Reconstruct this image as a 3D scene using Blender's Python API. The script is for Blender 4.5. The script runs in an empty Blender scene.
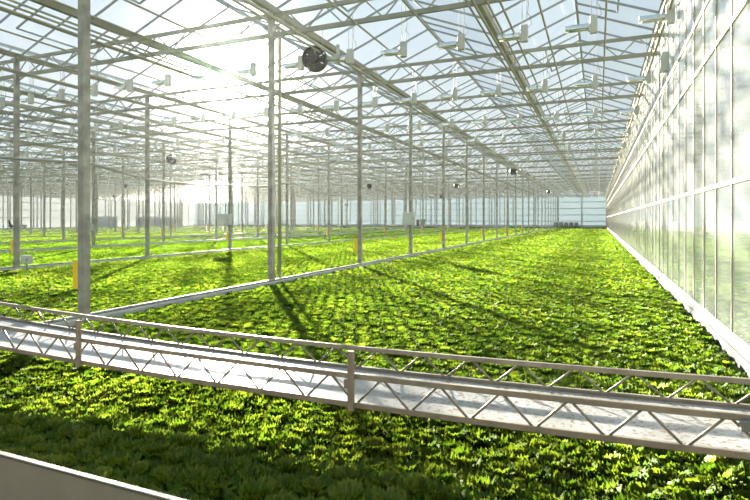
import bpy, math, random
import numpy as np
from mathutils import Vector

random.seed(7)
rng = np.random.default_rng(11)
C = bpy.context.scene.collection
PI = math.pi

# ------------------------------------------------------------------ camera numbers
YAW = math.radians(22.8)
CS, SN = math.cos(YAW), math.sin(YAW)
F = 530.0
CAMZ = 1.57
HOR = 219.5


def proj(x, y, z):
    r = CS * x + SN * y
    d = -SN * x + CS * y
    if d < 0.05:
        return None
    return 375 + F * r / d, HOR - F * (z - CAMZ) / d, d


def in_view(pts, m=25):
    xs, ys = [], []
    for p in pts:
        q = proj(*p)
        if q:
            xs.append(q[0]); ys.append(q[1])
    if not xs:
        return False
    return max(xs) > -m and min(xs) < 750 + m and max(ys) > -m and min(ys) < 500 + m


def along(p, q, n=9):
    return [tuple(p[i] + (q[i] - p[i]) * k / (n - 1) for i in range(3)) for k in range(n)]


# ------------------------------------------------------------------ materials
def mat(name):
    m = bpy.data.materials.new(name)
    m.use_nodes = True
    nt = m.node_tree
    nt.nodes.clear()
    out = nt.nodes.new('ShaderNodeOutputMaterial')
    return m, nt, out


def N(nt, kind, **kw):
    n = nt.nodes.new(kind)
    for k, v in kw.items():
        if k in n.inputs:
            n.inputs[k].default_value = v
        else:
            setattr(n, k, v)
    return n


def col4(c):
    return (c[0], c[1], c[2], 1.0)


def solid(name, c, rough=0.5, metal=0.0, noise=0.0, scale=6.0, c2=None, spec=0.5):
    m, nt, out = mat(name)
    b = N(nt, 'ShaderNodeBsdfPrincipled')
    b.inputs['Base Color'].default_value = col4(c)
    b.inputs['Roughness'].default_value = rough
    b.inputs['Metallic'].default_value = metal
    b.inputs['Specular IOR Level'].default_value = spec
    if noise > 0 or c2:
        tc = N(nt, 'ShaderNodeTexCoord')
        nz = N(nt, 'ShaderNodeTexNoise')
        nz.inputs['Scale'].default_value = scale
        nz.inputs['Detail'].default_value = 4
        nt.links.new(tc.outputs['Object'], nz.inputs['Vector'])
        rp = N(nt, 'ShaderNodeValToRGB')
        a = c2 or tuple(v * (1 - noise) for v in c)
        rp.color_ramp.elements[0].color = col4(a)
        rp.color_ramp.elements[0].position = 0.35
        rp.color_ramp.elements[1].color = col4(c)
        rp.color_ramp.elements[1].position = 0.62
        nt.links.new(nz.outputs['Fac'], rp.inputs['Fac'])
        nt.links.new(rp.outputs['Color'], b.inputs['Base Color'])
    nt.links.new(b.outputs['BSDF'], out.inputs['Surface'])
    return m


def leaf_mat(name, dark, mid, light, nscale=0.5):
    """crop leaf: diffuse + translucent + a little gloss; every leaf its own tint"""
    m, nt, out = mat(name)
    L = nt.links.new
    geo = N(nt, 'ShaderNodeNewGeometry')
    rp = N(nt, 'ShaderNodeValToRGB')
    e = rp.color_ramp.elements
    e[0].color = col4(dark); e[0].position = 0.0
    e[1].color = col4(light); e[1].position = 1.0
    x = rp.color_ramp.elements.new(0.45); x.color = col4(mid)
    nz = N(nt, 'ShaderNodeTexNoise')
    nz.inputs['Scale'].default_value = nscale
    nz.inputs['Detail'].default_value = 3
    L(geo.outputs['Position'], nz.inputs['Vector'])
    mth = N(nt, 'ShaderNodeMath', operation='MULTIPLY_ADD')
    mth.inputs[1].default_value = 0.62
    L(geo.outputs['Random Per Island'], mth.inputs[0])
    m2 = N(nt, 'ShaderNodeMath', operation='MULTIPLY_ADD')
    m2.inputs[1].default_value = 0.7
    m2.inputs[2].default_value = -0.16
    L(nz.outputs['Fac'], m2.inputs[0])
    L(m2.outputs[0], mth.inputs[2])
    L(mth.outputs[0], rp.inputs['Fac'])
    d = N(nt, 'ShaderNodeBsdfDiffuse')
    t = N(nt, 'ShaderNodeBsdfTranslucent')
    g = N(nt, 'ShaderNodeBsdfGlossy')
    g.inputs['Roughness'].default_value = 0.5
    g.inputs['Color'].default_value = (1, 1, 1, 1)
    L(rp.outputs['Color'], d.inputs['Color'])
    hs = N(nt, 'ShaderNodeMix', data_type='RGBA', blend_type='MULTIPLY')
    hs.inputs['Factor'].default_value = 1.0
    L(rp.outputs['Color'], hs.inputs[6])
    hs.inputs[7].default_value = (1.75, 1.75, 0.9, 1)
    L(hs.outputs[2], t.inputs['Color'])
    mx = N(nt, 'ShaderNodeMixShader'); mx.inputs[0].default_value = 0.46
    L(d.outputs[0], mx.inputs[1]); L(t.outputs[0], mx.inputs[2])
    mg = N(nt, 'ShaderNodeMixShader'); mg.inputs[0].default_value = 0.012
    L(mx.outputs[0], mg.inputs[1]); L(g.outputs[0], mg.inputs[2])
    L(mg.outputs[0], out.inputs['Surface'])
    return m


def glass_mat(name, haze, fmax, tint=(1, 1, 1), hazecol=(0.9, 0.92, 0.9), trl=0.5, f0=0.05, rough=0.02, streak=0.0, power=4.0):
    """horticultural glass: clear, mirror-like at grazing angles, with a dusty film"""
    m, nt, out = mat(name)
    L = nt.links.new
    tr = N(nt, 'ShaderNodeBsdfTransparent'); tr.inputs['Color'].default_value = col4(tint)
    df = N(nt, 'ShaderNodeBsdfDiffuse'); df.inputs['Color'].default_value = col4(hazecol)
    tl = N(nt, 'ShaderNodeBsdfTranslucent'); tl.inputs['Color'].default_value = col4(hazecol)
    gl = N(nt, 'ShaderNodeBsdfGlossy'); gl.inputs['Roughness'].default_value = rough
    gl.inputs['Color'].default_value = (0.97, 0.98, 0.97, 1)
    md = N(nt, 'ShaderNodeMixShader'); md.inputs[0].default_value = trl
    L(df.outputs[0], md.inputs[1]); L(tl.outputs[0], md.inputs[2])
    mh = N(nt, 'ShaderNodeMixShader'); mh.inputs[0].default_value = haze
    if streak > 0:
        geo = N(nt, 'ShaderNodeNewGeometry')
        mp = N(nt, 'ShaderNodeMapping'); mp.inputs['Scale'].default_value = (1, 2.2, 0.35)
        nz = N(nt, 'ShaderNodeTexNoise'); nz.inputs['Scale'].default_value = 1.6; nz.inputs['Detail'].default_value = 4
        L(geo.outputs['Position'], mp.inputs['Vector']); L(mp.outputs[0], nz.inputs['Vector'])
        ma = N(nt, 'ShaderNodeMath', operation='MULTIPLY_ADD', use_clamp=True)
        ma.inputs[1].default_value = 2 * streak
        ma.inputs[2].default_value = haze - streak
        L(nz.outputs['Fac'], ma.inputs[0]); L(ma.outputs[0], mh.inputs[0])
    L(tr.outputs[0], mh.inputs[1]); L(md.outputs[0], mh.inputs[2])
    lw = N(nt, 'ShaderNodeLayerWeight'); lw.inputs['Blend'].default_value = 0.5
    pw = N(nt, 'ShaderNodeMath', operation='POWER'); pw.inputs[1].default_value = power
    L(lw.outputs['Facing'], pw.inputs[0])
    sc = N(nt, 'ShaderNodeMath', operation='MULTIPLY_ADD', use_clamp=True)
    sc.inputs[1].default_value = fmax; sc.inputs[2].default_value = f0
    L(pw.outputs[0], sc.inputs[0])
    mf = N(nt, 'ShaderNodeMixShader')
    L(sc.outputs[0], mf.inputs[0]); L(mh.outputs[0], mf.inputs[1]); L(gl.outputs[0], mf.inputs[2])
    L(mf.outputs[0], out.inputs['Surface'])
    return m


M = {}
M['steel'] = solid('galvanised_steel', (0.38, 0.40, 0.385), 0.5, 0.25, 0.35, 3.0)
M['post'] = solid('weathered_post_steel', (0.35, 0.34, 0.30), 0.5, 0.2, 0.4, 5.0)
M['chord'] = solid('truss_steel', (0.29, 0.29, 0.24), 0.5, 0.15, 0.22, 2.0)
M['pipe'] = solid('painted_pipe', (0.36, 0.345, 0.27), 0.4, 0.1, 0.15, 2.0)
M['alu'] = solid('aluminium_bar', (0.30, 0.325, 0.33), 0.45, 0.3)
M['white'] = solid('white_painted_metal', (0.66, 0.65, 0.61), 0.45, 0.0, 0.1, 4.0)
M['mullion'] = solid('beige_mullion', (0.44, 0.375, 0.32), 0.5)
M['lampgrey'] = solid('lamp_box_grey', (0.40, 0.42, 0.41), 0.5, 0.1)
M['reflector'] = solid('reflector_metal', (0.7, 0.72, 0.7), 0.22, 0.75)
M['bulb'] = solid('lamp_tube_glass', (0.75, 0.75, 0.68), 0.15, 0.0)
M['dark'] = solid('dark_plastic', (0.035, 0.037, 0.036), 0.5)
M['darkgrey'] = solid('dark_grey_metal', (0.13, 0.14, 0.14), 0.5)
M['yellow'] = solid('sticky_yellow', (0.95, 0.62, 0.01), 0.4)
M['box'] = solid('control_box_grey', (0.6, 0.62, 0.6), 0.5)
M['rail'] = solid('divider_concrete', (0.56, 0.56, 0.51), 0.75, 0.0, 0.25, 5.0)
M['gantry'] = solid('gantry_weathered_steel', (0.25, 0.215, 0.16), 0.5, 0.1, 0.28, 9.0)
M['gantrybar'] = solid('gantry_rod_steel', (0.20, 0.175, 0.13), 0.45, 0.1)
M['board'] = solid('beige_board', (0.36, 0.285, 0.20), 0.6, 0.0, 0.12, 5.0)
M['boardrim'] = solid('board_rim', (0.15, 0.135, 0.10), 0.6, 0.0, 0.1, 8.0)
M['hose'] = solid('grey_hose', (0.33, 0.34, 0.33), 0.6)
M['soil'] = solid('dark_growing_floor', (0.035, 0.045, 0.018), 0.9, 0.0, 0.5, 8.0)
M['ground'] = solid('pale_gravel_and_grass', (0.34, 0.38, 0.22), 0.9, 0.0, 0.3, 0.5)
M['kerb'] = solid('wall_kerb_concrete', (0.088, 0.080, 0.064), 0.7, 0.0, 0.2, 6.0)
M['greydoor'] = solid('grey_door', (0.36, 0.40, 0.42), 0.5, 0.0, 0.1, 1.0)
M['lettuce'] = leaf_mat('lettuce_leaf', (0.029, 0.078, 0.006), (0.090, 0.157, 0.012), (0.225, 0.265, 0.034), 1.1)
M['young'] = leaf_mat('young_crop_leaf', (0.06, 0.122, 0.007), (0.088, 0.16, 0.010), (0.125, 0.20, 0.016), 0.5)
M['roofglass'] = glass_mat('roof_glass', 0.018, 0.28, (0.97, 0.99, 1.0), (0.85, 0.9, 0.9), 0.6, 0.03, 0.03)
M['wallglass'] = glass_mat('wall_glass_clear', 0.44, 0.48, (0.95, 0.98, 0.96), (0.48, 0.51, 0.465), 0.4, 0.08, 0.035, 0.06, 2.6)
M['wallfrost'] = glass_mat('wall_glass_dusty', 0.55, 0.42, (0.96, 0.98, 0.97), (0.53, 0.53, 0.48), 0.62, 0.08, 0.06, 0.12, 3.0)
M['backglass'] = glass_mat('end_wall_panel', 0.93, 0.08, (0.9, 0.95, 1.0), (0.34, 0.40, 0.44), 0.35, 0.03, 0.4)
M['leftglass'] = glass_mat('side_wall_panel', 0.85, 0.08, (0.95, 0.97, 1.0), (0.39, 0.41, 0.42), 0.35, 0.03, 0.4)


def deck_material():
    m, nt, out = mat('white_deck_sheet')
    L = nt.links.new
    tc = N(nt, 'ShaderNodeTexCoord')
    b = N(nt, 'ShaderNodeBsdfPrincipled'); b.inputs['Roughness'].default_value = 0.32
    n1 = N(nt, 'ShaderNodeTexNoise'); n1.inputs['Scale'].default_value = 3.0; n1.inputs['Detail'].default_value = 5
    n2 = N(nt, 'ShaderNodeTexNoise'); n2.inputs['Scale'].default_value = 42.0; n2.inputs['Detail'].default_value = 3
    L(tc.outputs['Object'], n1.inputs['Vector']); L(tc.outputs['Object'], n2.inputs['Vector'])
    r1 = N(nt, 'ShaderNodeValToRGB')
    r1.color_ramp.elements[0].color = (0.30, 0.29, 0.285, 1); r1.color_ramp.elements[0].position = 0.3
    r1.color_ramp.elements[1].color = (0.40, 0.40, 0.405, 1); r1.color_ramp.elements[1].position = 0.6
    L(n1.outputs['Fac'], r1.inputs['Fac'])
    # dirt: crumbs of soil, thicker towards the glass wall end
    sx = N(nt, 'ShaderNodeSeparateXYZ'); L(tc.outputs['Object'], sx.inputs[0])
    mr = N(nt, 'ShaderNodeMapRange'); mr.inputs['From Min'].default_value = -1.2; mr.inputs['From Max'].default_value = 0.9
    mr.inputs['To Min'].default_value = -0.055; mr.inputs['To Max'].default_value = 0.10
    L(sx.outputs['X'], mr.inputs['Value'])
    ad = N(nt, 'ShaderNodeMath', operation='ADD'); L(n2.outputs['Fac'], ad.inputs[0]); L(mr.outputs[0], ad.inputs[1])
    r2 = N(nt, 'ShaderNodeValToRGB')
    r2.color_ramp.elements[0].position = 0.665; r2.color_ramp.elements[0].color = (0, 0, 0, 1)
    r2.color_ramp.elements[1].position = 0.71; r2.color_ramp.elements[1].color = (1, 1, 1, 1)
    L(ad.outputs[0], r2.inputs['Fac'])
    mx = N(nt, 'ShaderNodeMix', data_type='RGBA')
    L(r2.outputs['Color'], mx.inputs['Factor'])
    L(r1.outputs['Color'], mx.inputs[6]); mx.inputs[7].default_value = (0.17, 0.12, 0.07, 1)
    L(mx.outputs[2], b.inputs['Base Color'])
    L(b.outputs[0], out.inputs['Surface'])
    return m


M['deck'] = deck_material()


# ------------------------------------------------------------------ mesh helpers
class MB:
    def __init__(s):
        s.v = []; s.f = []

    def add(s, vs, fs):
        b = len(s.v)
        s.v.extend(vs)
        s.f.extend([tuple(i + b for i in f) for f in fs])

    def box(s, x0, x1, y0, y1, z0, z1):
        s.add([(x0, y0, z0), (x1, y0, z0), (x1, y1, z0), (x0, y1, z0), (x0, y0, z1), (x1, y0, z1), (x1, y1, z1), (x0, y1, z1)],
              [(0, 3, 2, 1), (4, 5, 6, 7), (0, 1, 5, 4), (1, 2, 6, 5), (2, 3, 7, 6), (3, 0, 4, 7)])

    def bar(s, p, q, w, h, up=(0, 0, 1)):
        p, q = Vector(p), Vector(q)
        d = (q - p).normalized()
        u = Vector(up)
        if abs(d.dot(u)) > 0.98:
            u = Vector((0, 1, 0))
        a = d.cross(u).normalized() * (w / 2)
        b = a.normalized().cross(d).normalized() * (h / 2)
        vs = []
        for c in (p, q):
            vs += [tuple(c - a - b), tuple(c + a - b), tuple(c + a + b), tuple(c - a + b)]
        s.add(vs, [(0, 1, 2, 3), (7, 6, 5, 4), (0, 4, 5, 1), (1, 5, 6, 2), (2, 6, 7, 3), (3, 7, 4, 0)])

    def tube(s, pts, r, n=8, cap=True):
        rings = []
        for i, p in enumerate(pts):
            a = Vector(pts[max(i - 1, 0)]); b = Vector(pts[min(i + 1, len(pts) - 1)])
            d = (b - a).normalized()
            u = Vector((0, 0, 1)) if abs(d.z) < 0.9 else Vector((0, 1, 0))
            e = d.cross(u).normalized(); g = e.cross(d).normalized()
            rings.append([tuple(Vector(p) + e * (r * math.cos(2 * PI * k / n)) + g * (r * math.sin(2 * PI * k / n))) for k in range(n)])
        vs = [v for rg in rings for v in rg]
        fs = []
        for i in range(len(pts) - 1):
            for k in range(n):
                k2 = (k + 1) % n
                fs.append((i * n + k, i * n + k2, (i + 1) * n + k2, (i + 1) * n + k))
        if cap:
            fs.append(tuple(range(n))[::-1]); fs.append(tuple((len(pts) - 1) * n + k for k in range(n)))
        s.add(vs, fs)

    def prism(s, poly, axis, a, b):
        """poly: 2-D outline, extruded along axis 'x' or 'y' from a to b"""
        n = len(poly)
        def P(c, t):
            return (t, c[0], c[1]) if axis == 'x' else (c[0], t, c[1])
        vs = [P(c, a) for c in poly] + [P(c, b) for c in poly]
        fs = [tuple(range(n)), tuple(range(2 * n - 1, n - 1, -1))]
        for k in range(n):
            k2 = (k + 1) % n
            fs.append((k, k2, n + k2, n + k))
        s.add(vs, fs)

    def mesh(s, name, m, smooth=False, bevel=0):
        me = bpy.data.meshes.new(name)
        me.from_pydata(s.v, [], s.f)
        me.update()
        me.materials.append(m)
        if smooth:
            me.polygons.foreach_set('use_smooth', [True] * len(me.polygons))
        return me

    def build(s, name, m, parent=None, smooth=False, bevel=0.0):
        o = bpy.data.objects.new(name, s.mesh(name, m, smooth))
        C.objects.link(o)
        if parent:
            o.parent = parent
        if bevel:
            b = o.modifiers.new('bevel', 'BEVEL'); b.width = bevel; b.segments = 2; b.limit_method = 'ANGLE'
        return o


def empty(name, loc=(0, 0, 0), rz=0):
    o = bpy.data.objects.new(name, None)
    C.objects.link(o)
    o.location = loc
    o.rotation_euler = (0, 0, rz)
    o.empty_display_size = 0.1
    return o


def tag(o, label, cat, group=None, kind=None):
    o['label'] = label
    o['category'] = cat
    if group:
        o['group'] = group
    if kind:
        o['kind'] = kind
    return o


def struct(o, label=None):
    o['kind'] = 'structure'
    if label:
        o['label'] = label
    return o


def copy_tree(o, parent=None):
    c = o.copy()
    C.objects.link(c)
    if parent:
        c.parent = parent
    for ch in list(o.children):
        copy_tree(ch, c)
    return c


def mesh_np(name, verts, quads, m):
    me = bpy.data.meshes.new(name)
    nv, nf = len(verts), len(quads)
    me.vertices.add(nv)
    me.vertices.foreach_set('co', verts.astype(np.float32).ravel())
    me.loops.add(nf * 4)
    me.polygons.add(nf)
    me.polygons.foreach_set('loop_start', np.arange(0, nf * 4, 4, dtype=np.int32))
    me.loops.foreach_set('vertex_index', quads.astype(np.int32).ravel())
    me.polygons.foreach_set('use_smooth', np.ones(nf, dtype=bool))
    me.update(calc_edges=True)
    me.materials.append(m)
    return me


ORD = ['first', 'second', 'third', 'fourth', 'fifth', 'sixth', 'seventh', 'eighth', 'ninth', 'tenth', 'eleventh', 'twelfth', 'thirteenth',
       'fourteenth', 'fifteenth', 'sixteenth', 'seventeenth', 'eighteenth', 'nineteenth', 'twentieth', 'twenty-first', 'twenty-second', 'twenty-third']

# ------------------------------------------------------------------ layout
XW = 1.42                                   # glass side wall
LINES = [-6.93 - 8.9 * j for j in range(11)]  # rows of posts
XL = LINES[-1]
YB = 108.0
ROWS = [5.50] + [5.4 + 4.93 * k for k in range(1, 21)]
Z_LOW, Z_TOP, Z_GUT = 5.81, 6.27, 6.42
BAYS = [(LINES[0], XW)] + [(LINES[j + 1], LINES[j]) for j in range(10)]
Y0 = -6.0

# ------------------------------------------------------------------ setting: floor, walls, roof
b = MB(); b.box(XL, XW + 0.1, Y0, YB, -0.2, 0.0)
struct(b.build('floor', M['soil']), 'dark growing floor under the lettuce beds')
b = MB(); b.box(-400, 400, -200, 600, -0.5, -0.21)
struct(b.build('ground', M['ground']), 'pale ground outside the glasshouse')

# glass side wall
wr = empty('wall_right', (XW, 0, 0)); struct(wr, 'tall glass side wall with white mullions')
b = MB()
b.add([(0, Y0, 0.28), (0, YB, 0.28), (0, YB, 2.0), (0, Y0, 2.0)], [(0, 1, 2, 3)])
b.build('clear_pane', M['wallglass'], wr)
b = MB()
b.add([(0, Y0, 2.0), (0, YB, 2.0), (0, YB, 6.45), (0, Y0, 6.45)], [(0, 1, 2, 3)])
b.build('dusty_pane', M['wallfrost'], wr)
b = MB()
y = -5.0
while y < YB:
    b.box(-0.012, 0.02, y - 0.012, y + 0.012, 0.28, 6.4)
    y += 0.87
b.build('mullion', M['mullion'], wr)
for z, t in ((2.0, 0.05), (3.82, 0.045), (4.6, 0.03)):
    b = MB(); b.box(-0.022, 0.02, Y0, YB, z - t / 2, z + t / 2); b.build('wall_rail', M['white'], wr)
b = MB(); b.box(-0.06, 0.06, Y0, YB, 6.35, 6.5); b.build('wall_plate', M['steel'], wr)
for k, yy in enumerate(ROWS):
    b = MB(); b.box(0.07, 0.19, yy - 0.06, yy + 0.06, -0.2, 6.4); b.build('wall_post', M['white'], wr)
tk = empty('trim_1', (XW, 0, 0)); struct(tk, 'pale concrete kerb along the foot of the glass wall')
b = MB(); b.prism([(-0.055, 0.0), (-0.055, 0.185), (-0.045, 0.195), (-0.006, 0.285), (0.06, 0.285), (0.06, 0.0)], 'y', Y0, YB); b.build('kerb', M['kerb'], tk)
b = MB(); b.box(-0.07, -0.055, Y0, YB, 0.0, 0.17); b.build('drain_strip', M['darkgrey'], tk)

# end wall
wb = empty('wall_back', (0, YB, 0)); struct(wb, 'pale blue end wall behind the field')
b = MB(); b.box(XL, XW, 0, 0.04, 0.0, 6.3); b.build('panel', M['backglass'], wb)
x = XW - 4.2
k = 0
while x > XL:
    b = MB(); b.box(x - 0.11, x + 0.11, -0.14, 0, 0, 6.3); b.build('wall_post', M['steel'], wb)
    x -= 4.25
for z in (1.25, 2.45, 3.7, 4.9):
    b = MB(); b.box(XL, XW, -0.09, 0, z - 0.07, z + 0.07); b.build('wall_rail', M['steel'], wb)
b = MB(); b.box(XL, XW, -0.3, -0.15, 0, 0.5); b.build('plinth', M['greydoor'], wb)

# far side wall
wl = empty('wall_left', (XL, 0, 0)); struct(wl, 'pale panelled wall on the far side')
b = MB(); b.box(-0.04, 0, 20, YB, 0, 6.3); b.build('panel', M['leftglass'], wl)
for k, yy in enumerate(np.arange(22, YB, 4.93)):
    b = MB(); b.box(0, 0.14, yy - 0.08, yy + 0.08, 0, 6.3); b.build('wall_post', M['steel'], wl)
for z in (1.9, 3.3, 4.7):
    b = MB(); b.box(0, 0.1, 20, YB, z - 0.06, z + 0.06); b.build('wall_rail', M['steel'], wl)
for n, (ya, yb2) in enumerate(((50, 56), (77, 84), (89, 103))):
    d = empty('door_%d' % (n + 1), (XL + 0.15, 0, 0)); struct(d, 'grey sliding door in the far side wall')
    bb = MB(); bb.box(0.0, 0.08, ya, yb2, 0.05, 2.1); bb.build('door_leaf', M['greydoor'], d)
    bb = MB(); bb.box(0.0, 0.12, ya - 0.1, yb2 + 0.1, 2.1, 2.22); bb.build('door_track', M['steel'], d)

# roof: glass folds, glazing bars, ridges
SPANS = []
for j, (xa, xb) in enumerate(BAYS):
    xm = -2.45 if j == 0 else (xa + xb) / 2
    SPANS += [(xm, xb), (xa, xm)]
PITCH = math.tan(math.radians(22.5))
ce = empty('ceiling', (0, 0, Z_GUT)); struct(ce, 'clear glass roof on slender glazing bars')
for (xa, xb) in SPANS:
    xr = (xa + xb) / 2
    h = (xb - xa) / 2 * PITCH
    b = MB()
    e = 0.05
    b.add([(xa + e, Y0, e), (xr, Y0, h), (xr, YB, h), (xa + e, YB, e)], [(0, 1, 2, 3)])
    b.add([(xr, Y0, h), (xb - e, Y0, e), (xb - e, YB, e), (xr, YB, h)], [(0, 1, 2, 3)])
    b.build('roof_glass', M['roofglass'], ce)
    b = MB()
    y = Y0 + 0.4
    while y < YB:
        b.bar((xa + 0.06, y, 0.02), (xr, y, h - 0.03), 0.034, 0.05)
        b.bar((xr, y, h - 0.03), (xb - 0.06, y, 0.02), 0.034, 0.05)
        y += 1.2326
    b.build('glazing_bar', M['alu'], ce)
    b = MB(); b.box(xr - 0.03, xr + 0.03, Y0, YB, h - 0.07, h + 0.03); b.build('ridge_bar', M['alu'], ce)
# ventilator sashes just under the ridge, on alternate panes of every span near the camera
for si, (xa, xb) in enumerate(SPANS[:8]):
    xr = (xa + xb) / 2; w = (xb - xa) / 2; h = w * PITCH
    for k in range(7):
        y0v = 7.2 + 4.93 * k + (2.4 if si % 2 else 0)
        v = MB()
        s1 = 1 if k % 2 else -1
        x1, z1 = xr + s1 * w * 0.5, h * 0.5 - 0.06
        v.bar((xr, y0v, h - 0.08), (x1, y0v, z1), 0.04, 0.04)
        v.bar((xr, y0v + 2.46, h - 0.08), (x1, y0v + 2.46, z1), 0.04, 0.04)
        v.bar((x1, y0v, z1), (x1, y0v + 2.46, z1), 0.04, 0.04)
        v.build('vent_sash', M['alu'], ce)

# ------------------------------------------------------------------ steel posts
def make_post(name='steel_post'):
    o = empty(name)
    b = MB(); b.box(-0.06, 0.06, -0.06, 0.06, 0.015, Z_GUT - 0.12); b.build('shaft', M['post'], o, bevel=0.008)
    b = MB(); b.box(-0.12, 0.12, -0.1, 0.1, 0.0, 0.015); b.build('base_plate', M['steel'], o)
    b = MB(); b.box(-0.14, 0.14, -0.07, 0.07, Z_GUT - 0.12, Z_GUT - 0.09); b.build('head_plate', M['steel'], o)
    return o


def post_far_mesh():
    b = MB(); b.box(-0.06, 0.06, -0.06, 0.06, 0, Z_GUT - 0.09)
    return b.mesh('steel_post', M['post'])


pfar = post_far_mesh()
proto = None
POSTS = []
for j, X in enumerate(LINES[:-1]):
    n = 0
    for i, Y in enumerate(ROWS):
        if not in_view([(X, Y, z) for z in (0, 2, 4, 6)], 20):
            continue
        q = proj(X, Y, 1.0)
        if q[2] < 45 and j < 4:
            if proto is None:
                proto = make_post(); o = proto
            else:
                o = copy_tree(proto)
        else:
            o = bpy.data.objects.new('steel_post', pfar); C.objects.link(o)
        o.location = (X, Y, 0)
        POSTS.append((j, i, X, Y, o))
        if j == 0:
            tag(o, '%s tall steel post from the low gantry along the nearest pale divider rail' % ORD[n], 'post', 'posts along the nearest divider rail')
        elif j == 1:
            tag(o, '%s steel post counted from the near end of the second divider rail' % ORD[n], 'post', 'posts along the second divider rail')
        elif j == 2 and n < 5:
            tag(o, '%s steel post from the near end in the third row of posts' % ORD[n], 'post', 'posts of the third row')
        else:
            tag(o, 'slender distant steel post in the %s row of posts from the glass wall' % ORD[j], 'post', 'distant posts of the %s row' % ORD[j])
        n += 1

# downpipe behind the second post
b = MB(); b.tube([(0, 0, 0.02), (0, 0, 5.9), (0.02, -0.12, 6.2)], 0.042, 10)
o = b.build('downpipe', M['pipe'], smooth=True); o.location = (-7.0, 10.78, 0)
tag(o, 'pale round rainwater downpipe close behind the second post', 'pipe')

# ------------------------------------------------------------------ yellow traps, boxes on posts
def make_trap():
    o = empty('sticky_trap')
    b = MB(); b.box(-0.055, 0.055, -0.004, 0.004, 0, 0.42); b.build('card', M['yellow'], o)
    b = MB(); b.box(-0.02, 0.065, 0.004, 0.012, 0.33, 0.36); b.build('clip', M['steel'], o)
    return o


tp = None
for (j, i, X, Y, po) in POSTS:
    if ((i + j) % 2 == 0) and j < 5 and proj(X, Y, 1)[2] < 62:
        if tp is None:
            tp = make_trap(); o = tp
        else:
            o = copy_tree(tp)
        o.location = (X - 0.118, Y - 0.045, 0.56)
        tag(o, 'yellow sticky trap on the post where the %s post row meets the %s truss line' % (ORD[j], ORD[i]), 'insect trap', 'yellow sticky traps on the posts')
tag(tp, 'large yellow sticky insect trap on the post nearest the low gantry', 'insect trap', 'yellow sticky traps on the posts')


def wall_box(name, loc, w, d, h, label, cat='box', m=None):
    o = empty(name, loc)
    b = MB(); b.box(-w / 2, w / 2, -d, 0, -h / 2, h / 2); b.build('casing', m or M['box'], o, bevel=0.012)
    b = MB(); b.box(-w / 2 + 0.03, w / 2 - 0.03, -d - 0.012, -d, -h / 2 + 0.03, h / 2 - 0.03); ld = b.build('lid', m or M['box'], o)
    b = MB(); b.box(w / 2 - 0.08, w / 2 - 0.05, -d - 0.03, -d - 0.012, -0.03, 0.03); b.build('latch', M['darkgrey'], ld)
    b = MB(); b.tube([(0, -d / 2, -h / 2), (0, -d / 2, -h / 2 - 0.35)], 0.02, 8); b.build('conduit', M['darkgrey'], o)
    return tag(o, label, cat)


wall_box('control_cabinet', (-6.93, 20.19 - 0.06, 1.60), 0.52, 0.2, 0.52, 'pale grey control cabinet on the fourth post of the nearest divider rail', 'cabinet')
wall_box('control_cabinet', (-16.0, 20.19 - 0.06, 1.57), 0.72, 0.22, 0.5, 'wide pale grey control cabinet on a post of the second divider rail', 'cabinet')
wall_box('junction_box', (-15.2, 10.33 - 0.06, 0.42), 0.36, 0.12, 0.24, 'small white junction box low beside the first post of the second divider rail', 'box', M['white'])
wall_box('meter_box', (-24.73, 20.19 - 0.06, 1.15), 0.26, 0.16, 0.34, 'small box on the first post of the third row', 'box', M['lampgrey'])

# ------------------------------------------------------------------ divider rails on the floor
for j, X in enumerate(LINES[:-1]):
    o = empty('divider_rail', (X, 0, 0))
    b = MB(); b.prism([(-0.10, 0), (-0.10, 0.13), (-0.085, 0.155), (0.075, 0.155), (0.10, 0.13), (0.10, 0)], 'y', Y0, YB - 0.4)
    b.build('kerb_body', M['rail'], o)
    b = MB(); b.tube([(0.04, Y0, 0.175), (0.04, YB - 0.4, 0.175)], 0.022, 6); b.build('rail_tube', M['steel'], o)
    if j < 3:
        tag(o, 'long pale divider rail at the feet of the %s row of posts' % ORD[j], 'rail', 'divider rails between the beds')
    else:
        tag(o, 'distant pale divider rail at the feet of the %s row of posts' % ORD[j], 'rail', 'divider rails between the beds')

# ------------------------------------------------------------------ roof trusses
def truss_bars(L, n):
    z0, z1 = Z_LOW, Z_TOP
    step = L / n
    out = []
    for k in range(n):
        xa, xm, xb = k * step, (k + 0.5) * step, (k + 1) * step
        out.append(((xa, 0, z0), (xm, 0, z1)))
        out.append(((xm, 0, z1), (xb, 0, z0)))
    return out


def make_truss(L, detail):
    o = empty('roof_truss')
    b = MB(); b.box(0, L, -0.03, 0.03, Z_LOW - 0.05, Z_LOW + 0.05); b.build('bottom_chord', M['chord'], o)
    b = MB(); b.box(0, L, -0.03, 0.03, Z_TOP - 0.045, Z_TOP + 0.045); b.build('top_chord', M['chord'], o)
    bars = truss_bars(L, 9)
    if detail:
        for p, q in bars:
            b = MB(); b.tube([p, q], 0.019, 6); b.build('web_bar', M['steel'], o)
    else:
        b = MB()
        for p, q in bars:
            b.bar(p, q, 0.036, 0.036)
        b.build('web_lattice', M['steel'], o)
    return o


def truss_far(L):
    b = MB()
    b.box(0, L, -0.03, 0.03, Z_LOW - 0.05, Z_LOW + 0.05)
    b.box(0, L, -0.03, 0.03, Z_TOP - 0.045, Z_TOP + 0.045)
    for p, q in truss_bars(L, 9):
        b.bar(p, q, 0.04, 0.04)
    return b.mesh('roof_truss', M['chord'])


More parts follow.
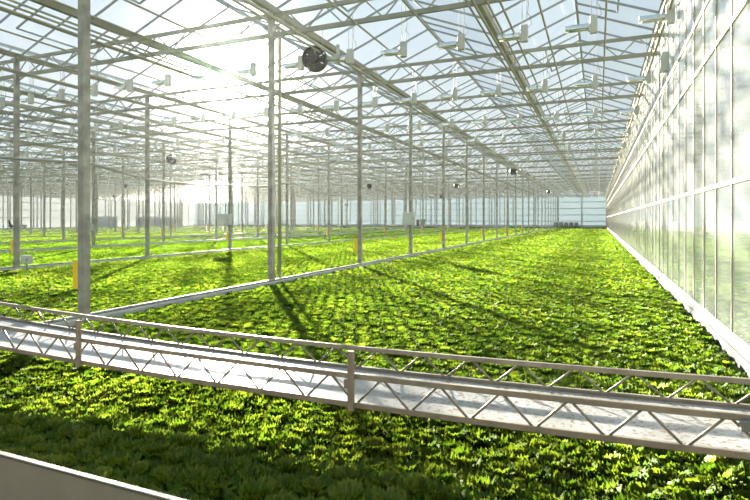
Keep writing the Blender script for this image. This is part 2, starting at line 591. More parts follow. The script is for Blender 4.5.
cache = {}
for j, (xa, xb) in enumerate(BAYS):
    L = round(xb - xa, 3)
    for i, Y in enumerate(ROWS):
        vis = in_view(along((xa, Y, Z_LOW), (xb, Y, Z_LOW), 12), 10)
        if not vis and not (i == 0 and j < 2):
            continue
        dmin = min(q[2] for q in (proj(x_, Y, Z_LOW) for x_ in np.linspace(xa, xb, 9)) if q)
        lod = 2 if (dmin < 19 and vis) else (1 if dmin < 32 else 0)
        key = (L, lod)
        if lod:
            if key not in cache:
                cache[key] = make_truss(L, lod == 2); o = cache[key]
            else:
                o = copy_tree(cache[key])
        else:
            if key not in cache:
                cache[key] = truss_far(L)
            o = bpy.data.objects.new('roof_truss', cache[key]); C.objects.link(o)
        o.location = (xa, Y, 0)
        if j == 0:
            tag(o, '%s lattice roof truss over the lettuce bay beside the glass wall' % ORD[i], 'roof truss', 'roof trusses of the bay by the glass wall')
        elif j == 1:
            tag(o, '%s lattice roof truss over the bay between the first two post rows' % ORD[i], 'roof truss', 'roof trusses of the second bay')
        elif j < 4:
            tag(o, 'lattice roof truss on the %s truss line, over the %s bay' % (ORD[i], ORD[j]), 'roof truss', 'roof trusses of the %s bay' % ORD[j])
        else:
            tag(o, 'distant lattice truss under the roof on the %s truss line' % ORD[i], 'roof truss', 'distant roof trusses on the %s line' % ORD[i])

# ------------------------------------------------------------------ gutters and overhead pipes along the house
gx = sorted({round(s[0], 3) for s in SPANS} | {round(s[1], 3) for s in SPANS}, reverse=True)
for n, X in enumerate(gx[:-1]):
    b = MB()
    pr = [(-0.11, 0.04), (-0.06, -0.075), (0.06, -0.075), (0.11, 0.04), (0.095, 0.045), (0.05, -0.06), (-0.05, -0.06), (-0.095, 0.045)]
    b.prism(pr, 'y', Y0, YB)
    o = b.build('roof_gutter', M['chord']); o.location = (X, 0, Z_GUT)
    tag(o, 'long metal roof gutter, %s counted from the glass wall' % ORD[n], 'gutter', 'gutters under the glass roof')

PIPEX = [(0.16, 0.022, 5.74), (-1.03, 0.022, 5.74), (-1.70, 0.024, 5.73), (-1.93, 0.024, 5.73), (-2.17, 0.03, 5.72), (-2.29, 0.022, 5.73),
         (-3.39, 0.022, 5.74), (-4.70, 0.022, 5.74), (-6.10, 0.036, 5.72), (-6.32, 0.024, 5.73)]
for j, (xa, xb) in enumerate(BAYS):
    sc = (xb - xa) / 8.3
    for n, (x, r, z) in enumerate(PIPEX):
        X = xb + (x - XW) * sc
        if j > 5 and n in (2, 5, 9):
            continue
        b = MB(); b.tube([(0, Y0, 0), (0, YB, 0)], r, 7)
        o = b.build('overhead_pipe', M['pipe'], smooth=True); o.location = (X, 0, z)
        if j < 2:
            tag(o, '%s overhead pipe from the wall side, running lengthwise in the %s bay' % (ORD[n], ORD[j]), 'pipe', 'overhead pipes of the %s bay' % ORD[j])
        else:
            tag(o, 'thin overhead pipe under the trusses, running lengthwise in the %s bay' % ORD[j], 'pipe', 'overhead pipes of the %s bay' % ORD[j])
b = MB(); b.tube([(0, Y0, 0), (0, YB, 0)], 0.03, 8)
o = b.build('overhead_pipe', M['pipe'], smooth=True); o.location = (XW - 0.12, 0, 5.70)
tag(o, 'pale pipe running along the top of the glass wall under the truss ends', 'pipe')

# ------------------------------------------------------------------ grow lamps
def refl_poly():
    out = []
    for k in range(9):
        a = PI * k / 8
        out.append((0.11 * math.cos(a), -0.02 + 0.12 * math.sin(a)))
    for k in range(8, -1, -1):
        a = PI * k / 8
        out.append((0.098 * math.cos(a), -0.02 + 0.108 * math.sin(a)))
    return out


def make_lamp():
    o = empty('hanging_grow_lamp')
    b = MB(); b.box(0.0, 0.15, -0.06, 0.06, -0.12, 0.24); b.build('ballast_box', M['lampgrey'], o, bevel=0.01)
    b = MB(); b.prism(refl_poly(), 'x', -0.48, -0.02); rf = b.build('reflector', M['reflector'], o, smooth=False)
    b = MB(); b.tube([(-0.40, 0, -0.005), (-0.02, 0, -0.005)], 0.022, 8); b.build('lamp_tube', M['bulb'], rf, smooth=True)
    b = MB(); b.box(-0.03, 0.0, -0.06, 0.06, -0.06, 0.06); b.build('lamp_holder', M['white'], rf)
    for s in (0.03, 0.13):
        b = MB(); b.tube([(s, 0, 0.24), (s, 0, 1.18)], 0.007, 5); b.build('hanger_wire', M['steel'], o)
    b = MB()
    b.tube([(0.15, 0.03, 0.2), (0.22, 0.03, 0.26), (0.2, 0.03, 0.42), (0.14, 0.03, 0.5), (0.16, 0.03, 0.7), (0.13, 0.0, 0.9)], 0.006, 5)
    b.build('power_cable', M['darkgrey'], o)
    return o


def lamp_far_mb(b, x, y, z):
    b.box(x + 0.0, x + 0.15, y - 0.06, y + 0.06, z - 0.12, z + 0.24)
    b.box(x - 0.48, x - 0.02, y - 0.1, y + 0.1, z - 0.01, z + 0.08)
    b.box(x + 0.07, x + 0.09, y - 0.01, y + 0.01, z + 0.24, z + 0.95)


lf = MB(); lamp_far_mb(lf, 0, 0, 0)
lfm = lf.mesh('hanging_grow_lamp', M['lampgrey'])
lamps = []
ZL = 5.54
for j, (xa, xb) in enumerate(BAYS):
    sc = (xb - xa) / 8.3
    for k in range(6):
        X = xb - (0.18 + 1.383 * k) * sc
        for i in range(20):
            Y = 11.85 + 4.93 * i
            if Y > 104:
                continue
            q = proj(X, Y, ZL)
            if q and -15 < q[0] < 765 and q[1] > -15:
                lamps.append((q[2], X, Y, j, k, i))
lamps.sort()
lamp0 = None
rest = MB()
for n, (d, X, Y, j, k, i) in enumerate(lamps):
    if n < 300:
        if d < 30:
            if lamp0 is None:
                lamp0 = make_lamp(); o = lamp0
            else:
                o = copy_tree(lamp0)
        else:
            o = bpy.data.objects.new('hanging_grow_lamp', lfm); C.objects.link(o)
        o.location = (X, Y, ZL)
        if i == 0 and j == 0:
            tag(o, 'hanging grow lamp with silver reflector, %s from the glass wall in the nearest lamp row' % ORD[k], 'grow lamp', 'grow lamps of the bay by the glass wall')
        elif i < 3 and j < 3:
            tag(o, 'hanging grow lamp, %s from the wall side in lamp row %s of the %s bay' % (ORD[k], ORD[i], ORD[j]), 'grow lamp', 'grow lamps of the %s bay' % ORD[j])
        else:
            tag(o, 'small grow lamp hanging in the %s lamp row of the %s bay' % (ORD[i], ORD[j]), 'grow lamp', 'small grow lamps, row %s of bay %s' % (ORD[i], ORD[j]))
    else:
        lamp_far_mb(rest, X, Y, ZL)
if rest.v:
    o = rest.build('distant_grow_lamps', M['lampgrey'])
    tag(o, 'tiny grow lamps hanging in rows far off under the roof', 'grow lamps', None, 'stuff')

# ------------------------------------------------------------------ circulation fans
def make_fan():
    o = empty('circulation_fan')
    b = MB()
    n = 28
    R, D = 0.31, 0.10
    prof = [(R, -D), (R, D), (R - 0.02, D), (R - 0.02, -D)]
    vs = [(p[0] * math.cos(2 * PI * k / n), p[1], p[0] * math.sin(2 * PI * k / n)) for k in range(n) for p in prof]
    fs = []
    for k in range(n):
        k2 = (k + 1) % n
        for a in range(4):
            a2 = (a + 1) % 4
            fs.append((k * 4 + a, k * 4 + a2, k2 * 4 + a2, k2 * 4 + a))
    b.add(vs, fs)
    b.build('shroud', M['dark'], o, smooth=False)
    b = MB()
    b.tube([(0, -0.09, 0), (0, 0.22, 0)], 0.085, 14)
    mo = b.build('motor', M['dark'], o)
    for k in range(6):
        a = 2 * PI * k / 6
        ca, sa = math.cos(a), math.sin(a)
        b = MB()
        def P(r, t, y):
            return (r * ca - t * sa, y, r * sa + t * ca)
        vs = [P(0.06, -0.05, -0.03), P(0.27, -0.14, -0.05), P(0.28, 0.13, 0.03), P(0.06, 0.05, 0.02)]
        vs2 = [(v[0], v[1] + 0.008, v[2]) for v in vs]
        b.add(vs + vs2, [(0, 1, 2, 3), (7, 6, 5, 4), (0, 4, 5, 1), (1, 5, 6, 2), (2, 6, 7, 3), (3, 7, 4, 0)])
        b.build('blade', M['dark'], mo)
    b = MB()
    for rr in (0.1, 0.17, 0.24, 0.3):
        pts = [(rr * math.cos(2 * PI * k / 24), -0.105, rr * math.sin(2 * PI * k / 24)) for k in range(25)]
        b.tube(pts, 0.004, 4, False)
    for k in range(8):
        a = 2 * PI * k / 8
        b.tube([(0.04 * math.cos(a), -0.105, 0.04 * math.sin(a)), (0.31 * math.cos(a), -0.105, 0.31 * math.sin(a))], 0.004, 4)
    b.build('guard_mesh', M['darkgrey'], o)
    b = MB(); b.box(0.30, 0.62, -0.05, 0.05, -0.05, 0.03); b.box(0.55, 0.62, -0.05, 0.05, -0.05, 0.32); b.build('bracket', M['steel'], o)
    for s in (-0.2, 0.2):
        b = MB(); b.tube([(s, 0, 0.24), (s, 0, 0.75)], 0.008, 5); b.build('hanger_wire', M['steel'], o)
    return o


fan0 = make_fan()
FANS = [(-6.5, 11.6, 'large black round circulation fan hanging near the second post'),
        (-6.5, 45.3, 'black circulation fan above the far end of the nearest divider rail'),
        (-6.5, 80, 'farthest black fan above the nearest divider rail'),
        (-26.2, 27.3, 'black circulation fan hanging between posts left of the sun'),
        (-51, 45.8, 'small distant black fan above the far side beds'),
        (-77, 67, 'tiniest black fan close to the far side wall'),
        (-25.4, 58.7, 'small black fan hanging beyond the third post of the nearest rail'),
        (-15.4, 61.5, 'small black fan above the far part of the second divider rail'),
        (-25.0, 89, 'tiny black fan near the end wall above the third post row')]
for n, (X, Y, lab) in enumerate(FANS):
    o = fan0 if n == 0 else copy_tree(fan0)
    o.location = (X, Y, 5.57)
    o.rotation_euler = (0, 0, math.radians(14 if n == 0 else 20))
    tag(o, lab, 'fan', 'black circulation fans')

# sagging hose along the second row of posts
pts = []
ctrl = [(3, 3.2), (10.3, 3.36), (11.5, 3.41), (12.6, 3.45), (13.7, 3.3), (15.2, 3.09), (17.5, 3.07), (20.2, 3.18), (23, 3.3), (25.2, 3.62), (27.5, 3.3), (30.1, 3.12), (33, 3.25), (35, 3.6)]
for k in range(len(ctrl) - 1):
    for t in range(4):
        u = t / 4
        p0 = ctrl[max(k - 1, 0)]; p1 = ctrl[k]; p2 = ctrl[k + 1]; p3 = ctrl[min(k + 2, len(ctrl) - 1)]
        zz = 0.5 * (2 * p1[1] + (p2[1] - p0[1]) * u + (2 * p0[1] - 5 * p1[1] + 4 * p2[1] - p3[1]) * u * u + (3 * p1[1] - p0[1] - 3 * p2[1] + p3[1]) * u ** 3)
        pts.append((-15.72, p1[0] + (p2[0] - p1[0]) * u, zz))
pts.append((-15.72, 35, 3.6))
b = MB(); b.tube(pts, 0.04, 7)
tag(b.build('irrigation_hose', M['hose'], smooth=True), 'grey hose sagging from post to post along the second divider rail', 'hose')

# small motor box high on the glass wall
o = empty('vent_motor', (XW - 0.06, 13.3, 5.05))
b = MB(); b.prism([(-0.09, -0.2), (0.09, -0.2), (0.07, 0.1), (0.04, 0.2), (-0.04, 0.2), (-0.07, 0.1)], 'y', -0.09, 0.09); b.build('housing', M['lampgrey'], o, bevel=0.01)
b = MB(); b.tube([(0, 0, 0.2), (0, 0, 0.62)], 0.015, 6); b.build('drive_rod', M['steel'], o)
tag(o, 'grey motor housing mounted high on the glass wall', 'motor')

# things at the far end
for n, x in enumerate((-7.3, -6.4, -5.5, -4.6, -3.7)):
    o = empty('storage_crate', (x, YB - 1.6, 0))
    b = MB(); b.box(-0.36, 0.36, -0.3, 0.3, 0.0, 0.95); b.build('body', M['darkgrey'], o, bevel=0.02)
    b = MB(); b.box(-0.39, 0.39, -0.33, 0.33, 0.95, 1.02); b.build('rim', M['dark'], o)
    tag(o, 'dark crate by the end wall, %s from the post row side' % ORD[n], 'crate', 'dark crates by the end wall')
for n, x in enumerate((-37.5, -36.2, -34.6, -33.4)):
    o = empty('plant_bin', (x, YB - 3, 0))
    b = MB(); b.prism([(-0.28, 0), (0.28, 0), (0.36, 1.5), (-0.36, 1.5)], 'y', -0.3, 0.3); b.build('body', M['darkgrey'], o)
    b = MB(); b.box(-0.4, 0.4, -0.33, 0.33, 1.5, 1.6); b.build('lid', M['dark'], o)
    tag(o, 'tall dark bin near the end wall, %s in its line of four' % ORD[n], 'bin', 'tall dark bins near the end wall')
o = empty('sprayer_mast', (-39.8, 82, 0))
b = MB(); b.box(-0.4, 0.4, -0.5, 0.5, 0.05, 0.55); b.build('cart', M['darkgrey'], o)
b = MB(); b.tube([(0, 0, 0.5), (0, 0, 3.0)], 0.17, 10); b.build('white_sleeve', M['white'], o)
b = MB(); b.tube([(0, 0, 3.0), (0, 0, 4.1)], 0.06, 8); b.build('pole', M['post'], o)
b = MB(); b.tube([(0, -0.15, 4.1), (0, 0.15, 4.1)], 0.26, 12); b.build('head', M['dark'], o)
tag(o, 'white sleeved mast with a dark head standing in the far beds', 'mast')
o = empty('tool_cart', (XL + 12, 55, 0))
b = MB(); b.box(-0.5, 0.5, -1.1, 1.1, 0.4, 0.75); b.build('tray', M['darkgrey'], o)
b = MB(); b.bar((0, -1.1, 0.7), (0, -1.5, 1.5), 0.5, 0.06); b.build('handle', M['dark'], o)
for sx_ in (-0.4, 0.4):
    for sy_ in (-0.8, 0.8):
        b = MB(); b.tube([(sx_ - 0.06, sy_, 0.2), (sx_ + 0.06, sy_, 0.2)], 0.2, 12); b.build('wheel', M['dark'], o)
        b = MB(); b.box(sx_ - 0.03, sx_ + 0.03, sy_ - 0.03, sy_ + 0.03, 0.2, 0.42); b.build('fork', M['steel'], o)
tag(o, 'dark low tool cart on the beds near the far side wall', 'cart')

# ------------------------------------------------------------------ low gantry across the near bed
GX0, GX1, GXC = -6.6, 1.15, -2.0
GYF, GYB = 2.909, 3.684


def sag(x):
    return 0.0055 * (x - GXC) ** 2


zL, zU = CAMZ - 1.121, CAMZ - 0.948
ga = empty('work_gantry', (GXC, (GYF + GYB) / 2, 0))
gy = (GYF + GYB) / 2


def rail(y, z, w, h, name):
    b = MB()
    xs = np.linspace(GX0, GX1, 40)
    vs, fs = [], []
    for x in xs:
        zz = z + sag(x)
        vs += [(x - GXC, y - w / 2 - gy, zz - h / 2), (x - GXC, y + w / 2 - gy, zz - h / 2), (x - GXC, y + w / 2 - gy, zz + h / 2), (x - GXC, y - w / 2 - gy, zz + h / 2)]
    for k in range(len(xs) - 1):
        for a in range(4):
            a2 = (a + 1) % 4
            fs.append((k * 4 + a, k * 4 + a2, k * 4 + 4 + a2, k * 4 + 4 + a))
    fs.append((3, 2, 1, 0)); n4 = (len(xs) - 1) * 4
    fs.append((n4, n4 + 1, n4 + 2, n4 + 3))
    b.add(vs, fs)
    return b.build(name, M['gantry'], ga, bevel=0.004)


ZR = {GYF: (zL, zU), GYB: (zL - 0.015, zU - 0.036)}
for y_, (za_, zb_) in ZR.items():
    rail(y_, za_, 0.03, 0.034, 'lower_rail')
    rail(y_, zb_, 0.03, 0.032, 'upper_rail')
per = 0.347
for y in (GYF, GYB):
    x = -1.523 - per * 15
    while x < GX1 - per / 2:
        za0, zb0 = ZR[y]
        for (xa, za, xb2, zb) in ((x - per / 2, za0, x, zb0), (x, zb0, x + per / 2, za0)):
            if xa < GX0:
                continue
            b = MB(); b.tube([(xa - GXC, y - gy, za + sag(xa)), (xb2 - GXC, y - gy, zb + sag(xb2))], 0.0075, 7)
            b.build('lattice_rod', M['gantrybar'], ga, smooth=True)
        x += per
# deck sheet
b = MB()
xs = np.linspace(GX0, GX1, 40)
vs = []
for x in xs:
    z = zL - 0.02 + sag(x)
    vs += [(x - GXC, GYF + 0.02 - gy, z - 0.006), (x - GXC, GYB - 0.02 - gy, z - 0.006), (x - GXC, GYB - 0.02 - gy, z), (x - GXC, GYF + 0.02 - gy, z)]
fs = []
for k in range(39):
    for a in range(4):
        a2 = (a + 1) % 4
        fs.append((k * 4 + a, k * 4 + a2, k * 4 + 4 + a2, k * 4 + 4 + a))
b.add(vs, fs)
dk = b.build('deck_sheet', M['deck'], ga); dk['label'] = 'white deck sheet flecked with soil'
for x in (-5.98, -3.685, -1.365, 0.955):
    zb = zL + sag(x)
    b = MB(); b.box(x - 0.02 - GXC, x + 0.02 - GXC, GYF - 0.045 - gy, GYF - 0.02 - gy, zb - 0.03, CAMZ - 0.792 + sag(x)); b.build('post', M['gantry'], ga, bevel=0.004)
    b = MB(); b.box(x - 0.045 - GXC, x - 0.02 - GXC, GYF - 0.04 - gy, GYF - 0.02 - gy, zU + sag(x) - 0.07, zU + sag(x) - 0.02); b.build('bracket', M['gantry'], ga)
b = MB(); b.box(0.60 - GXC, 0.74 - GXC, GYF - 0.05 - gy, GYF + 0.02 - gy, zU + sag(0.6) - 0.05, zU + sag(0.6) - 0.005); b.build('clamp', M['darkgrey'], ga)
for (x, wz) in ((GX0, 0.09), (GX1, 0.09)):
    for y in (GYF + 0.1, GYB - 0.1):
        b = MB(); b.box(x - 0.03 - GXC, x + 0.03 - GXC, y - 0.03 - gy, y + 0.03 - gy, 0.15, zL + sag(x)); b.build('end_leg', M['gantry'], ga)
        b = MB(); b.tube([(x - 0.03 - GXC, y - gy, 0.09), (x + 0.03 - GXC, y - gy, 0.09)], 0.09, 16); b.build('wheel', M['dark'], ga)
tag(ga, 'low lattice work gantry with white deck spanning across the lettuce bed', 'gantry')

# beige board at the near edge
bo = empty('bench_board', (-1.6, 1.55, 0))
b = MB(); b.box(-5.0, 2.9, -0.02, 0.0, 0.0, CAMZ - 1.055); b.build('panel', M['board'], bo)
b = MB(); b.box(-5.0, 2.9, -0.026, 0.0, CAMZ - 1.055, CAMZ - 1.043); b.build('rim', M['boardrim'], bo, bevel=0.003)
for x in (-4.5, -2.5, -0.5, 1.5):
    b = MB(); b.box(x - 0.03, x + 0.03, 0.0, 0.05, 0, CAMZ - 1.09); b.build('stay', M['steel'], bo)
tag(bo, 'plain beige board with a pale rim at the near edge of the bed', 'board')

# ------------------------------------------------------------------ crops
def leaf_grid(az, length, width, tilt0, tilt1, nu, nv, r0, frill, ph, rd):
    """one leaf: rises, arches outward and widens into a ruffled, scalloped rim"""
    pts = np.zeros((nu + 1, nv + 1, 3))
    r, z = r0, 0.01
    seg = length / nu
    ruf = [rd.uniform(-1, 1) for _ in range(nv + 1)]
    for i in range(nu + 1):
        u = i / nu
        t = tilt0 + (tilt1 - tilt0) * u * u
        if i:
            r += seg * math.cos(t); z += seg * math.sin(t)
        wd = width * (0.28 + 0.95 * u - 0.16 * u ** 4)
        for k in range(nv + 1):
            v = 2 * k / nv - 1
            s = v * wd / 2
            cup = 0.28 * wd * abs(v) ** 1.6 * (1 - 0.6 * u)
            sgn = 1 if k % 2 else -1
            fr = frill * u * (sgn * (0.55 + 0.45 * abs(v)) + 0.8 * ruf[k]) * (0.4 + 0.6 * math.sin(ph + 1.9 * i) ** 2)
            back = -(0.22 * v * v) * length * u * u + 0.5 * fr * u
            pts[i, k] = (r + back * math.cos(t) - (cup + fr) * math.sin(t), s, z + back * math.sin(t) + (cup + fr) * math.cos(t))
    c, sn = math.cos(az), math.sin(az)
    x, y = pts[..., 0].copy(), pts[..., 1].copy()
    pts[..., 0] = x * c - y * sn
    pts[..., 1] = x * sn + y * c
    q = []
    w = nv + 1
    for i in range(nu):
        for k in range(nv):
            q.append((i * w + k, i * w + k + 1, (i + 1) * w + k + 1, (i + 1) * w + k))
    pts[..., 2] = np.maximum(pts[..., 2], 0.004)
    return pts.reshape(-1, 3), np.array(q)


def head(nl, nu, nv, R, H, frill, seed, wf=0.9):
    rd = random.Random(seed)
    V, Q, b = [], [], 0
    for n in range(nl):
        f = n / max(nl - 1, 1)            # 0 outer ... 1 inner
        az = n * 2.39996 + rd.uniform(-0.25, 0.25)
        ln = R * (1.22 - 0.34 * f) * rd.uniform(0.88, 1.1)
        t0 = math.radians(34 + 48 * f + rd.uniform(-9, 9))
        t1 = math.radians(-8 + 62 * f + rd.uniform(-22, 16))
        v, q = leaf_grid(az, ln, R * wf * rd.uniform(0.85, 1.12), t0, t1, nu, nv, 0.010 + 0.014 * (1 - f), frill * rd.uniform(0.7, 1.25), rd.uniform(0, 6), rd)
        v[:, 2] *= H
        V.append(v); Q.append(q + b); b += len(v)
    return np.concatenate(V), np.concatenate(Q)


def scatter(tmpls, xs, ys, sc, name, m, zoff=0.0):
    which = rng.integers(0, len(tmpls), len(xs))
    rot = rng.uniform(0, 2 * PI, len(xs))
    AV, AQ, base = [], [], 0
    for t, (v, q) in enumerate(tmpls):
        idx = np.nonzero(which == t)[0]
        if not len(idx):
            continue
        c, s = np.cos(rot[idx])[:, None], np.sin(rot[idx])[:, None]
        S = sc[idx][:, None]
        X = (v[None, :, 0] * c - v[None, :, 1] * s) * S + xs[idx][:, None]
        Y = (v[None, :, 0] * s + v[None, :, 1] * c) * S + ys[idx][:, None]
        Z = v[None, :, 2] * S + zoff + 0 * X
        AV.append(np.stack([X, Y, Z], -1).reshape(-1, 3))
        off = base + np.arange(len(idx))[:, None, None] * len(v)
        AQ.append((q[None] + off).reshape(-1, 4))
        base += len(idx) * len(v)
    return np.concatenate(AV), np.concatenate(AQ)


def cull(xs, ys, margin=40):
    r = CS * xs + SN * ys
    d = -SN * xs + CS * ys
    ok = d > 0.3
    dd = np.where(ok, d, 1)
    sx = 375 + F * r / dd
    sy = HOR + F * (CAMZ - 0.2) / dd
    mm = margin + 140 / dd
    return ok & (sx > -mm) & (sx < 750 + mm) & (sy < 500 + mm), d


def grid_heads(x0, x1, y0, y1, dx, dy, jit):
    gxs = np.arange(x0 + dx / 2, x1 - dx * 0.3, dx)
    gys = np.arange(y0, y1, dy)
    X, Y = np.meshgrid(gxs, gys)
    X = X + (np.arange(len(gys)) % 2)[:, None] * dx * 0.5 - dx * 0.25
    X = X + rng.uniform(-jit, jit, X.shape)
    Y = Y + rng.uniform(-jit, jit, Y.shape)
    row = np.broadcast_to(np.arange(len(gys))[:, None], X.shape)
    return X.ravel(), Y.ravel(), row.ravel()


T0 = [head(34, 5, 12, 0.122, 1.15, 0.017, 100 + k, 0.86) for k in range(7)]
T1 = [head(22, 3, 8, 0.128, 1.12, 0.018, 200 + k, 0.9) for k in range(5)]
T2 = [head(12, 2, 3, 0.135, 1.15, 0.02, 300 + k, 1.05) for k in range(5)]
T3 = [head(8, 1, 2, 0.14, 1.25, 0.02, 400 + k, 1.1) for k in range(4)]
T4 = [head(6, 1, 1, 0.40, 0.46, 0.0, 500 + k, 1.0) for k in range(4)]

DX, DY = 0.195, 0.205
YS = 1.72
lv, lq, lb = [], [], 0
ind = []


def push(vq):
    global lb
    lv.append(vq[0]); lq.append(vq[1] + lb); lb += len(vq[0])


def bed(x0, x1, near_ok=True):
    X, Y, R = grid_heads(x0, x1, YS, 52, DX, DY, 0.028)
    vis, d = cull(X, Y)
    for (lo, hi, T) in ((0, 11, T1), (11, 24, T2), (24, 60, T3)):
        m = vis & (d >= lo) & (d < hi)
        if not m.any():
            continue
        xs, ys, rr, dd = X[m], Y[m], R[m], d[m]
        if lo == 0 and near_ok:
            for a in range(len(xs)):
                ind.append((dd[a], xs[a], ys[a], rr[a]))
            continue
        push(scatter(T, xs, ys, rng.uniform(0.76, 1.04, len(xs)), 'x', None))
    X, Y, R = grid_heads(x0, x1, 52, YB - 1.0, 0.5, 0.55, 0.12)
    vis, d = cull(X, Y)
    if vis.any():
        push(scatter(T4, X[vis], Y[vis], rng.uniform(0.8, 1.15, vis.sum()), 'x', None))
    X, Y, R = grid_heads(x0, x1, YS, 52, 0.5, 0.55, 0.12)
    vis, d = cull(X, Y)
    vis &= d >= 60
    if vis.any():
        push(scatter(T4, X[vis], Y[vis], rng.uniform(0.8, 1.15, vis.sum()), 'x', None))


bed(LINES[0] + 0.2, XW - 0.09)
bed(LINES[1] + 0.2, LINES[0] - 0.2)
for j in range(4, 10):
    bed(LINES[j] + 0.5, LINES[j - 1] - 0.5 - (0.6 if j % 2 else 0), False)

ind.sort(key=lambda a: a[0])
# heads hidden behind the board or outside the picture are not counted among the individual ones
shown, other = [], []
for (d, x, y, r) in ind:
    sx, sy, _ = proj(x, y, 0.18)
    s = 0.17 * F / d
    if len(shown) < 300 and -s * 0.7 < sx < 750 + s * 0.7 and sy - s < 500 and not (sx < 190 and sy > 450 + 0.25 * sx + 4):
        shown.append((d, x, y, r))
    else:
        other.append((d, x, y, r))
ox = np.array([o_[1] for o_ in other]); oy = np.array([o_[2] for o_ in other])
push(scatter(T1, ox, oy, rng.uniform(0.76, 1.04, len(ox)), 'x', None))
me = mesh_np('lettuce_field', np.concatenate(lv), np.concatenate(lq), M['lettuce'])
o = bpy.data.objects.new('lettuce_field', me); C.objects.link(o)
tag(o, 'dense field of sunlit frilly lettuce stretching to the end wall', 'lettuce', None, 'stuff')

heads = [mesh_np('lettuce_head', v, q, M['lettuce']) for v, q in T0]
rows = sorted({a[3] for a in shown}, key=lambda r: r)
rowname = {}
gr = max(r for r in rows if YS + r * DY < GYF + 0.05)
for r in rows:
    yr = YS + r * DY
    if yr < GYF + 0.05:
        k = gr - r
        rowname[r] = 'frilly green lettuce head, %s row on the camera side of the low gantry' % ORD[k]
    elif yr < GYB:
        rowname[r] = 'frilly lettuce head under the low gantry, %s row below its deck' % ORD[r - gr - 1]
    else:
        k = r - min(q_ for q_ in rows if YS + q_ * DY >= GYB)
        rowname[r] = 'frilly lettuce head, %s row on the far side of the low gantry' % ORD[k]
for n, (d, x, y, r) in enumerate(shown):
    o = bpy.data.objects.new('lettuce_head', heads[random.randrange(len(heads))]); C.objects.link(o)
    o.location = (x, y, 0.0)
    s = random.uniform(0.9, 1.14)
    o.scale = (s, s, s * random.uniform(0.9, 1.08))
    o.rotation_euler = (random.uniform(-0.08, 0.08), random.uniform(-0.08, 0.08), random.uniform(0, 2 * PI))
    tag(o, rowname[r], 'lettuce', 'lettuce heads, row %d' % r)

# young crop in the third and fourth bays: a close green mat of small leaves
Y1 = [head(8, 1, 2, 0.13, 0.9, 0.01, 600 + k) for k in range(4)]
Y2 = [head(6, 1, 1, 0.34, 0.34, 0.0, 700 + k) for k in range(4)]
lv, lq, lb = [], [], 0
for (x0, x1) in ((LINES[2] + 0.3, LINES[1] - 0.3), (LINES[3] + 0.5, LINES[2] - 0.5)):
    X, Y, R = grid_heads(x0, x1, 5, 40, 0.17, 0.18, 0.05)
    vis, d = cull(X, Y); m = vis & (d < 40)
    if m.any():
        push(scatter(Y1, X[m], Y[m], rng.uniform(0.85, 1.15, m.sum()), 'x', None))
    X, Y, R = grid_heads(x0, x1, 5, YB - 1, 0.4, 0.42, 0.1)
    vis, d = cull(X, Y); m = vis & ((d >= 40) | (Y >= 40))
    if m.any():
        push(scatter(Y2, X[m], Y[m], rng.uniform(0.85, 1.15, m.sum()), 'x', None))
me = mesh_np('seedling_bed', np.concatenate(lv), np.concatenate(lq), M['young'])
o = bpy.data.objects.new('seedling_bed', me); C.objects.link(o)
tag(o, 'smooth bright green mat of young plants beyond the second divider rail', 'young plants', None, 'stuff')

# ------------------------------------------------------------------ light
SUN = Vector((-0.6364, 0.8173, 0.263)).normalized()
sd = bpy.data.lights.new('sun', 'SUN')
sd.energy = 62.0
sd.angle = math.radians(1.2)
sd.color = (1.0, 0.93, 0.78)
so = bpy.data.objects.new('sun', sd); C.objects.link(so)
so.rotation_euler = SUN.to_track_quat('Z', 'Y').to_euler()

w = bpy.data.worlds.new('sky'); bpy.context.scene.world = w
w.use_nodes = True
nt = w.node_tree; nt.nodes.clear(); L = nt.links.new
out = nt.nodes.new('ShaderNodeOutputWorld')
tc = N(nt, 'ShaderNodeTexCoord')
nrm = N(nt, 'ShaderNodeVectorMath', operation='NORMALIZE'); L(tc.outputs['Generated'], nrm.inputs[0])
dt = N(nt, 'ShaderNodeVectorMath', operation='DOT_PRODUCT'); L(nrm.outputs[0], dt.inputs[0]); dt.inputs[1].default_value = SUN
cl = N(nt, 'ShaderNodeMath', operation='MAXIMUM'); L(dt.outputs['Value'], cl.inputs[0]); cl.inputs[1].default_value = 0.0


def glow(p, a):
    m1 = N(nt, 'ShaderNodeMath', operation='POWER'); L(cl.outputs[0], m1.inputs[0]); m1.inputs[1].default_value = p
    m2 = N(nt, 'ShaderNodeMath', operation='MULTIPLY'); L(m1.outputs[0], m2.inputs[0]); m2.inputs[1].default_value = a
    return m2


g1, g2, g3 = glow(1300, 300.0), glow(260, 11.0), glow(7, 0.05)
a1 = N(nt, 'ShaderNodeMath', operation='ADD'); L(g1.outputs[0], a1.inputs[0]); L(g2.outputs[0], a1.inputs[1])
a2 = N(nt, 'ShaderNodeMath', operation='ADD'); L(a1.outputs[0], a2.inputs[0]); L(g3.outputs[0], a2.inputs[1])
sz = N(nt, 'ShaderNodeSeparateXYZ'); L(nrm.outputs[0], sz.inputs[0])
rp = N(nt, 'ShaderNodeValToRGB'); L(sz.outputs['Z'], rp.inputs['Fac'])
rp.color_ramp.elements[0].position = 0.0; rp.color_ramp.elements[0].color = (0.93, 0.97, 1.0, 1)
rp.color_ramp.elements[1].position = 0.75; rp.color_ramp.elements[1].color = (0.50, 0.74, 0.95, 1)
b1 = N(nt, 'ShaderNodeBackground'); L(rp.outputs['Color'], b1.inputs['Color']); b1.inputs['Strength'].default_value = 0.90
b2 = N(nt, 'ShaderNodeBackground'); b2.inputs['Color'].default_value = (1.0, 0.96, 0.88, 1); L(a2.outputs[0], b2.inputs['Strength'])
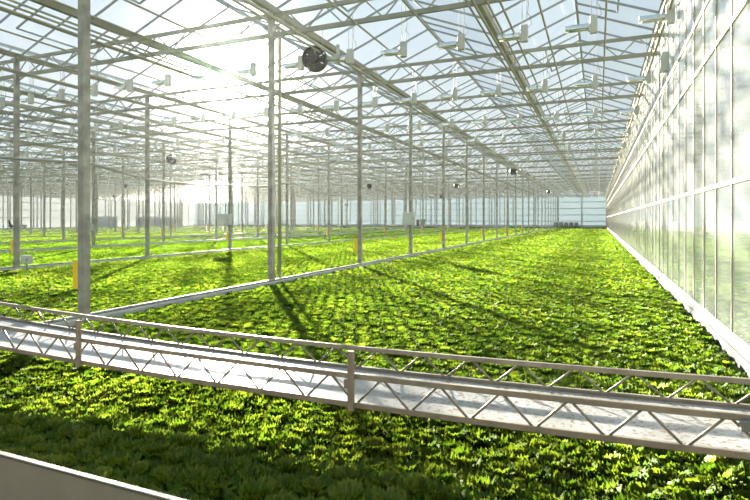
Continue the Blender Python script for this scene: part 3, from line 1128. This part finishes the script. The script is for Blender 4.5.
ad = N(nt, 'ShaderNodeAddShader'); L(b1.outputs[0], ad.inputs[0]); L(b2.outputs[0], ad.inputs[1])
L(ad.outputs[0], out.inputs['Surface'])

# humid haze inside the glasshouse, plus forward scatter added as sun glow
m, nt, out = mat('haze_and_sun_glow')
v1 = N(nt, 'ShaderNodeVolumeScatter'); v1.inputs['Density'].default_value = 0.00014; v1.inputs['Anisotropy'].default_value = 0.955  # forward scatter standing in for the lens glow round the sun
v1.inputs['Color'].default_value = (1, 0.98, 0.92, 1)
v2 = N(nt, 'ShaderNodeVolumeScatter'); v2.inputs['Density'].default_value = 0.00012; v2.inputs['Anisotropy'].default_value = 0.2
va = N(nt, 'ShaderNodeAddShader'); nt.links.new(v1.outputs[0], va.inputs[0]); nt.links.new(v2.outputs[0], va.inputs[1])
nt.links.new(va.outputs[0], out.inputs['Volume'])
b = MB(); b.box(XL - 0.5, XW + 0.6, Y0 - 0.5, YB + 0.5, -0.15, 7.7)
hz = b.build('haze', m); hz['kind'] = 'stuff'; hz['label'] = 'thin humid haze under the roof with added glow round the low sun'; hz['category'] = 'haze'

# ------------------------------------------------------------------ camera
cd = bpy.data.cameras.new('camera')
cd.sensor_width = 36
cd.lens = F / 750 * 36
cd.shift_y = -(250 - HOR) / 750
cd.clip_start = 0.05; cd.clip_end = 2000
cd.dof.use_dof = True
cd.dof.focus_distance = 7.0
cd.dof.aperture_fstop = 3.5
co = bpy.data.objects.new('camera', cd); C.objects.link(co)
co.location = (0, 0, CAMZ)
co.rotation_euler = (PI / 2, 0, YAW)
sc = bpy.context.scene
sc.camera = co
sc.view_settings.view_transform = 'Standard'
sc.view_settings.look = 'None'
sc.view_settings.gamma = 1.0
sc.view_settings.exposure = 0.0
sc.view_settings.use_curve_mapping = False
sc.cycles.transparent_max_bounces = 40
sc.cycles.max_bounces = 8
sc.cycles.diffuse_bounces = 4
sc.cycles.glossy_bounces = 4
sc.cycles.transmission_bounces = 6
sc.cycles.caustics_reflective = False
sc.cycles.caustics_refractive = False
sc.cycles.sample_clamp_indirect = 6.0
